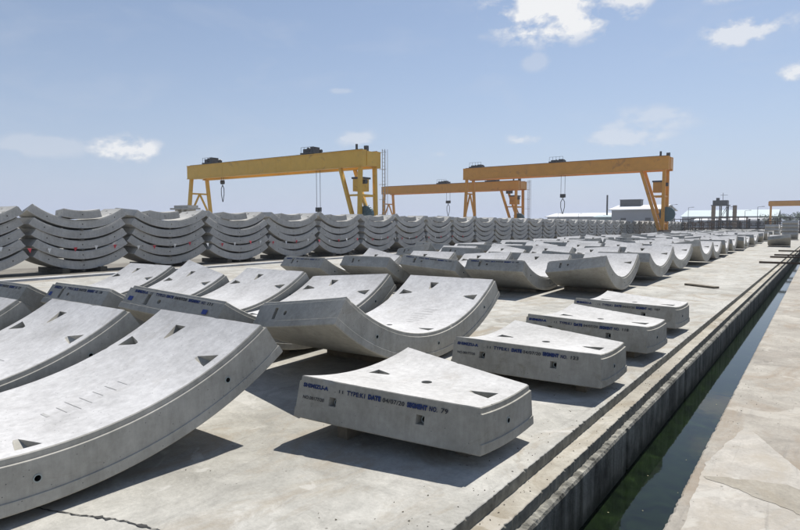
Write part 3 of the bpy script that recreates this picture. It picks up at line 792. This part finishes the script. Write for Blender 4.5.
# ------------------------------------------------------------------ buildings and plant on the horizon
def shed(name, label, x0, x1, y0, y1, h, ridge, mw, mr, cat='shed', ridge_axis='x', vents=0):
    r = empty(name, ((x0 + x1) / 2, y0, -.1)); tag(r, label, cat); w = (x1 - x0) / 2; d = y1 - y0
    bm = bmesh.new(); box(bm, -w, w, 0, d, 0, h); link('wall', bm, mw, r)
    bm = bmesh.new(); o_ = 1.0
    pts = [(-w - o_, -o_, h + .02), (w + o_, -o_, h + .02), (w + o_, d / 2, h + ridge), (-w - o_, d / 2, h + ridge), (-w - o_, d + o_, h + .02), (w + o_, d + o_, h + .02)]
    lo = [bm.verts.new(p) for p in pts]; hi = [bm.verts.new((p[0], p[1], p[2] + .35)) for p in pts]
    for f in ((0,1,2,3),(3,2,5,4)): bm.faces.new([lo[i] for i in f]); bm.faces.new([hi[i] for i in f])
    for a, b in ((0,1),(1,2),(2,5),(5,4),(4,3),(3,0)): bm.faces.new((lo[a], lo[b], hi[b], hi[a]))
    link('roof', bm, mr, r)
    for k in range(vents):
        bm = bmesh.new(); xx = -w + (k + .5) * 2 * w / vents; box(bm, xx - 1, xx + 1, -.08, -.02, .3, h * .6); link('door', bm, M_STEEL, r)
    return r
import mathutils
shed('white_roofed_shed', 'grey-walled shed with a bright white roof behind the third crane', -64.5, -46.5, 235, 262, 7.4, 2.0, M_WALLG, M_ROOFW, vents=2)
bm = bmesh.new(); box(bm, -4, 4, -2, 2, 0, 2.4); box(bm, -4.2, 4.2, -2.2, 2.2, 2.4, 2.6); o = link('plant_room', bm, M_STEEL, None, (-60, 247, 9.25)); tag(o, 'dark box plant room standing on the white shed roof', 'plant room')
shed('teal_shed', 'long low teal-roofed factory on the right horizon', -70, -18, 420, 470, 6.8, 4.6, M_WALLG, M_ROOFT, 'factory')
shed('pale_factory', 'long low white-roofed factory seen above the middle stacks', -112, -79, 290, 320, 5.6, 2.0, M_WALLG, M_ROOFW, 'factory')
shed('small_teal_shed', 'small teal shed left of the white-roofed shed', -72, -66, 240, 250, 4.6, .8, M_ROOFT, M_ROOFT)
shed('long_store', 'long white-roofed store low behind the dark racks', -44, -15.5, 300, 320, 3.6, 1.0, M_WALLG, M_ROOFW, 'store')
def post(name, label, x, y, h, rad, m, cat, r2=None):
    bm = bmesh.new(); tube(bm, (0, 0, -.1), (0, 0, h), rad, 14, r2); box(bm, -rad * 1.5, rad * 1.5, -rad * 1.5, rad * 1.5, -.1, .5)
    for z in (.35, .7): tube(bm, (0, 0, h * z), (0, 0, h * z + .15), rad * 1.12, 14)
    o = link(name, bm, m, None, (x, y, 0)); tag(o, label, cat); return o
post('chimney', 'tall thin dark chimney left of the white-roofed shed', -70.5, 250, 14.1, .36, M_STEEL, 'chimney', .34)
# batching tower
r = empty('batching_tower', (-25.6, 225, -.1)); tag(r, 'dark steel tower with open legs and a box platform on the right horizon', 'tower')
bm = bmesh.new()
for x in (-2.1, 0, 2.1):
    for y in (-2, 2): beam(bm, (x, y, 0), (x, y, 8.2), .32)
for y in (-2, 2):
    beam(bm, (0, y, 3.9), (2.1, y, 8), .14); beam(bm, (0, y, 3.9), (2.1, y, .3), .14); beam(bm, (-2.1, y, 4), (2.1, y, 4), .2)
link('leg_frame', bm, M_STEEL, r)
bm = bmesh.new(); box(bm, -2.7, 2.7, -2.6, 2.6, 8.2, 8.45); box(bm, -2.2, 2.2, -2.1, 2.1, 8.45, 10.0); link('platform', bm, M_STEEL, r)
bm = bmesh.new(); tube(bm, (.6, 0, 10), (.6, 0, 12.6), .08, 6); beam(bm, (-.2, 0, 11.8), (2.0, 0, 11.8), .1); box(bm, -1.4, -.4, -.5, .5, 10, 10.9); link('mast', bm, M_STEEL, r)
post('silo', 'ochre brown silo standing against the left of the dark tower', -27.0, 219, 8.0, .62, M_BRN, 'silo')
post('silo', 'ochre brown silo standing alone right of the dark tower', -21.1, 222, 8.1, .62, M_BRN, 'silo')
# concrete bin stand beyond the left stacks
r = empty('bin_stand', (-62, 42.5, -.1)); tag(r, 'grey concrete platform on stub legs beyond the second stack', 'platform')
bm = bmesh.new(); box(bm, -1.9, 1.9, -.8, .8, 3.55, 3.75); box(bm, -1.2, 1.6, -.7, .7, 3.76, 4.05); link('platform', bm, M_STK, r)
for x in (-1.1, .2, 1.2):
    bm = bmesh.new(); box(bm, x - .22, x + .22, -.5, .5, 0, 3.55); link('leg', bm, M_STK, r)

# dark reinforcement cages / steel moulds in racks at the end of the yard
def rack(x, y, w, h, label, seed):
    rn = random.Random(seed); r = empty('cage_rack', (x, y, 0)); tag(r, label, 'steel rack', 'dark steel racks at the end of the yard')
    bm = bmesh.new()
    for xx in (-w/2, -w/6, w/6, w/2):
        for yy in (-1.2, 1.2): beam(bm, (xx, yy, -.1), (xx, yy, h), .16)
    for z in (.3, h * .5, h - .1):
        for yy in (-1.2, 1.2): beam(bm, (-w/2, yy, z), (w/2, yy, z), .12)
    for xx in (-w/2, w/2):
        for z in (.3, h - .1): beam(bm, (xx, -1.2, z), (xx, 1.2, z), .12)
    link('rack_frame', bm, M_RUSTY if seed % 3 == 0 else M_STEEL, r)
    for lv in (.35, h * .5 + .06):
        for k in range(3):
            bm = bmesh.new(); cx = -w/2 + w * (k + .5) / 3
            for q in range(7):
                yy = -1.0 + 2.0 * q / 6; prev = None
                for t in range(7):
                    a = -.55 + 1.1 * t / 6; p = (cx + w * .27 * math.sin(a) / math.sin(.55), yy, lv + .25 + (1 - math.cos(a)) * 1.6)
                    if prev: beam(bm, prev, p, .05); beam(bm, (prev[0], prev[1], prev[2] + .26), (p[0], p[1], p[2] + .26), .05)
                    prev = p
            for t in (-.5, 0, .5): beam(bm, (cx + w * .27 * math.sin(t) / math.sin(.55), -1.0, lv + .25 + (1 - math.cos(t)) * 1.6), (cx + w * .27 * math.sin(t) / math.sin(.55), 1.0, lv + .25 + (1 - math.cos(t)) * 1.6), .05); beam(bm, (cx + w * .27 * math.sin(t) / math.sin(.55), 0, lv + .25 + (1 - math.cos(t)) * 1.6), (cx + w * .27 * math.sin(t) / math.sin(.55), 0, lv + .51 + (1 - math.cos(t)) * 1.6), .05)
            link('rebar_cage', bm, M_RUSTY if rn.random() < .5 else M_STEEL, r)
places = [(-17.5 + 4.3 * k, 122 + (k % 3) * 2.5) for k in range(5)]
for i, (x, y) in enumerate(places): rack(x, y, 4.2, 2.1 + .25 * (i % 2), 'dark open steel rack, %s from the crane leg in the front far row' % ORD[i + 1], i)
for i in range(6): rack(-23.5 + 5.2 * i, 136, 4.8, 2.9 + .2 * (i % 3), 'taller dark steel rack, %s from the left in the rear far row' % ORD[i + 1], i + 10)
# lamp poles
for i, (x, y, h) in enumerate(((-34.5, 190, 7.6), (-30, 190, 6.7), (-22, 210, 7.2), (-15.5, 190, 5.6), (-11.5, 175, 6.2), (-76, 230, 6.0), (-88, 240, 6.5), (-97, 220, 5.6))):
    bm = bmesh.new(); tube(bm, (0, 0, -.1), (0, 0, h), .09, 6, .06); beam(bm, (0, 0, h), (1.1, 0, h + .12), .07); box(bm, .9, 1.5, -.12, .12, h + .05, h + .17)
    o = link('lamp_pole', bm, M_STEEL, None, (x, y, 0)); tag(o, 'thin dark lamp pole on the horizon, %s counted from the right' % ORD[(4, 3, 2, 1, 0, 7, 8, 6)[i] + 1 if i != 4 else 1] if False else 'thin dark lamp pole standing in the far yard', 'lamp pole', 'thin lamp poles on the horizon')

# trees far off
def tree(x, y, h, w, label, seed, palm=False):
    rn = random.Random(seed); r = empty('palm_tree' if palm else 'tree', (x, y, -.1)); tag(r, label, 'tree', 'trees on the horizon')
    bm = bmesh.new(); tube(bm, (0, 0, 0), (.1, 0, h * .7), .22 * h / 8, 7, .1 * h / 8)
    if not palm:
        for k in range(4):
            a = k * 1.6 + rn.random(); tube(bm, (.06, 0, h * (.35 + .08 * k)), (w * .3 * math.cos(a), w * .3 * math.sin(a), h * (.65 + .05 * k)), .08, 5, .03)
    link('trunk', bm, M_TRUNK, r)
    bm = bmesh.new()
    if palm:
        for k in range(14):
            a = k * 2.4; prev = None; l = w * .55 * rn.uniform(.8, 1.1)
            for t in range(6):
                q = t / 5; p = Vector((l * q * math.cos(a), l * q * math.sin(a), h * .7 + l * (.5 * q - .95 * q * q) * rn.uniform(.95, 1.05)))
                sd = Vector((-math.sin(a), math.cos(a), 0)) * .22 * (1 - q * .7)
                c = (bm.verts.new(p + sd), bm.verts.new(p - sd))
                if prev: bm.faces.new((prev[0], prev[1], c[1], c[0]))
                prev = c
    else:
        lobes = [(rn.uniform(-w*.32, w*.32), rn.uniform(-w*.32, w*.32), h * rn.uniform(.45, .85), w * rn.uniform(.16, .28)) for _ in range(9)]
        for _ in range(1100):
            lx, ly, lz, lr = rn.choice(lobes); d = Vector((rn.gauss(0, 1), rn.gauss(0, 1), rn.gauss(0, .75))).normalized() * lr * rn.uniform(.55, 1.1)
            p = Vector((lx, ly, lz)) + d; s = rn.uniform(.12, .30) * h / 8
            u = Vector((rn.gauss(0, 1), rn.gauss(0, 1), rn.gauss(0, 1))).normalized(); v = u.orthogonal().normalized()
            bm.faces.new([bm.verts.new(p + q) for q in (u * s, v * s * .7, -u * s, -v * s * .7)])
    link('crown', bm, M_LEAF, r)
tree(-123, 183, 6.9, 4.5, 'lone palm just above the stacks between the first two cranes', 1, True)
for i in range(12):
    tree(-12.5 + 4.4 * i + (i % 3) * .8, 250 + 11 * (i % 4), 5.6 + (i * 7 % 5) * .55, 7.0, 'dark leafy tree, %s from the left in the line under the far crane' % ORD[i + 1], 10 + i)
for i in range(4):
    tree(-150 + 14 * i, 330 + 9 * (i % 2), 5.6 + .5 * (i % 2), 6.5, 'small dark tree, %s from the left in the gap between the cranes' % ORD[i + 1], 40 + i)

bm = bmesh.new(); box(bm, -1600, 1600, -600, 2300, -2.6, 16.5)
hm = bpy.data.materials.new('haze'); hm.use_nodes = True; hm.node_tree.nodes.clear()
ho = hm.node_tree.nodes.new('ShaderNodeOutputMaterial'); hv = hm.node_tree.nodes.new('ShaderNodeVolumePrincipled')
hv.inputs['Color'].default_value = (.86, .91, 1, 1); hv.inputs['Density'].default_value = .0004; hv.inputs['Anisotropy'].default_value = .2
hm.node_tree.links.new(hv.outputs[0], ho.inputs['Volume'])
o = link('haze', bm, hm); tag(o, 'thin pale heat haze lying over the whole yard', 'haze', kind='stuff')
# ------------------------------------------------------------------ world
wd = bpy.data.worlds.new('World'); S.world = wd; wd.use_nodes = True; nt = wd.node_tree; nt.nodes.clear()
sky = N(nt, 'ShaderNodeTexSky', sky_type='NISHITA'); sky.sun_disc = False
sun_dir = Vector((-.06, .70, 1.0)).normalized()
sky.sun_elevation = math.asin(sun_dir.z); sky.sun_rotation = math.atan2(sun_dir.x, sun_dir.y) % (2 * math.pi)
sky.air_density = 1.0; sky.dust_density = .4; sky.ozone_density = 1.4; sky.altitude = 20
D = N(nt, 'ShaderNodeTexCoord').outputs['Generated']
def M2(op, a, b=None, c=None):
    n = N(nt, 'ShaderNodeMath', operation=op)
    for i, v in enumerate((a, b, c)):
        if v is None: continue
        if isinstance(v, (int, float)): n.inputs[i].default_value = v
        else: nt.links.new(v, n.inputs[i])
    return n.outputs[0]
def dot(vec):
    n = N(nt, 'ShaderNodeVectorMath', operation='DOT_PRODUCT'); nt.links.new(D, n.inputs[0]); n.inputs[1].default_value = vec; return n.outputs['Value']
n1 = noise(nt, D, 17, 10, .60, .15, (1, 1, 1.6)); n2 = noise(nt, D, 6, 7, .6, .4, (1, 1, 3))
# (azimuth left of +Y, elevation, half width, half height, density) in degrees
CL = [(20.7, 19.3, 5.8, 2.7, 1.0), (14.9, 19.4, 2.3, 1.6, .85), (5.2, 15.8, 3.2, 1.2, .75), (1.2, 12.2, 2.0, .9, .85), (5.5, 19.2, 3.5, 1.0, .6),
      (60.3, 6.7, 2.8, 1.1, .9), (66.8, 6.6, 3.6, .9, .32), (39.6, 8.4, 1.7, .9, .5), (23.5, 8.1, 1.6, .7, .6), (14.2, 7.9, 3.6, 1.0, .5), (13.0, 9.3, 4.2, 1.1, .42), (22.5, 15.0, 1.3, .8, .3), (41, 12.7, 1.0, .3, .3), (31.5, 6.9, 1.1, .4, .25)]
tot = None
for az, el, hw, hh, dn in CL:
    a, e = R(az), R(el); c = Vector((-math.sin(a) * math.cos(e), math.cos(a) * math.cos(e), math.sin(e)))
    rt = Vector((math.cos(a), math.sin(a), 0)); up = rt.cross(c)
    p = M2('DIVIDE', dot(rt), math.sin(R(hw))); q = M2('DIVIDE', dot(up), math.sin(R(hh)))
    r2 = M2('SQRT', M2('ADD', M2('MULTIPLY', p, p), M2('MULTIPLY', q, q)))
    fr = M2('GREATER_THAN', dot(c), .5)
    val = M2('SUBTRACT', 1.0, r2)                                          # 1 centre, 0 edge
    val = M2('MULTIPLY_ADD', M2('SUBTRACT', n1, .47), 4.2, val)
    val = M2('MULTIPLY', val, 1.6); val = M2('MINIMUM', M2('MAXIMUM', val, 0.), 1.)
    # fade fully away outside the blob so the noise does not leak
    lim = N(nt, 'ShaderNodeMapRange'); nt.links.new(r2, lim.inputs[0]); lim.inputs[1].default_value = .8; lim.inputs[2].default_value = 1.45; lim.inputs[3].default_value = 1; lim.inputs[4].default_value = 0
    val = M2('MULTIPLY', M2('MULTIPLY', M2('MULTIPLY', val, lim.outputs[0]), dn), fr)
    tot = val if tot is None else M2('MAXIMUM', tot, val)
sep = N(nt, 'ShaderNodeSeparateXYZ'); nt.links.new(D, sep.inputs[0])
vr = N(nt, 'ShaderNodeMapRange'); nt.links.new(n2, vr.inputs[0]); vr.inputs[1].default_value = .52; vr.inputs[2].default_value = .80; vr.inputs[3].default_value = 0; vr.inputs[4].default_value = .16
tot = M2('MAXIMUM', tot, vr.outputs[0])
white = mix(nt, (6.6, 6.9, 7.6), (8.8, 8.9, 9.1), M2('MINIMUM', M2('MULTIPLY', tot, 1.1), 1.0))
el = M2('MAXIMUM', sep.outputs[2], 0.0)
hz = M2('MULTIPLY', M2('EXPONENT', M2('MULTIPLY', el, -5.0)), .92)
skyh = mix(nt, sky.outputs[0], (5.0, 5.7, 7.5), M2('MINIMUM', M2('ADD', hz, .10), 1.0))
skyc = mix(nt, skyh, white, tot)
bg = N(nt, 'ShaderNodeBackground'); bg.inputs[1].default_value = .083; nt.links.new(skyc, bg.inputs[0])
wo = N(nt, 'ShaderNodeOutputWorld'); nt.links.new(bg.outputs[0], wo.inputs[0])

sd = bpy.data.lights.new('sun', 'SUN'); sd.energy = 5.0; sd.angle = R(.6); sd.color = (1, .965, .91)
so = bpy.data.objects.new('sun', sd); COL.objects.link(so); so.rotation_euler = sun_dir.to_track_quat('Z', 'Y').to_euler(); so.location = (0, 0, 40)

S.view_settings.view_transform = 'Standard'; S.view_settings.look = 'None'; S.view_settings.exposure = .27; S.view_settings.gamma = 1
S.view_settings.use_curve_mapping = False
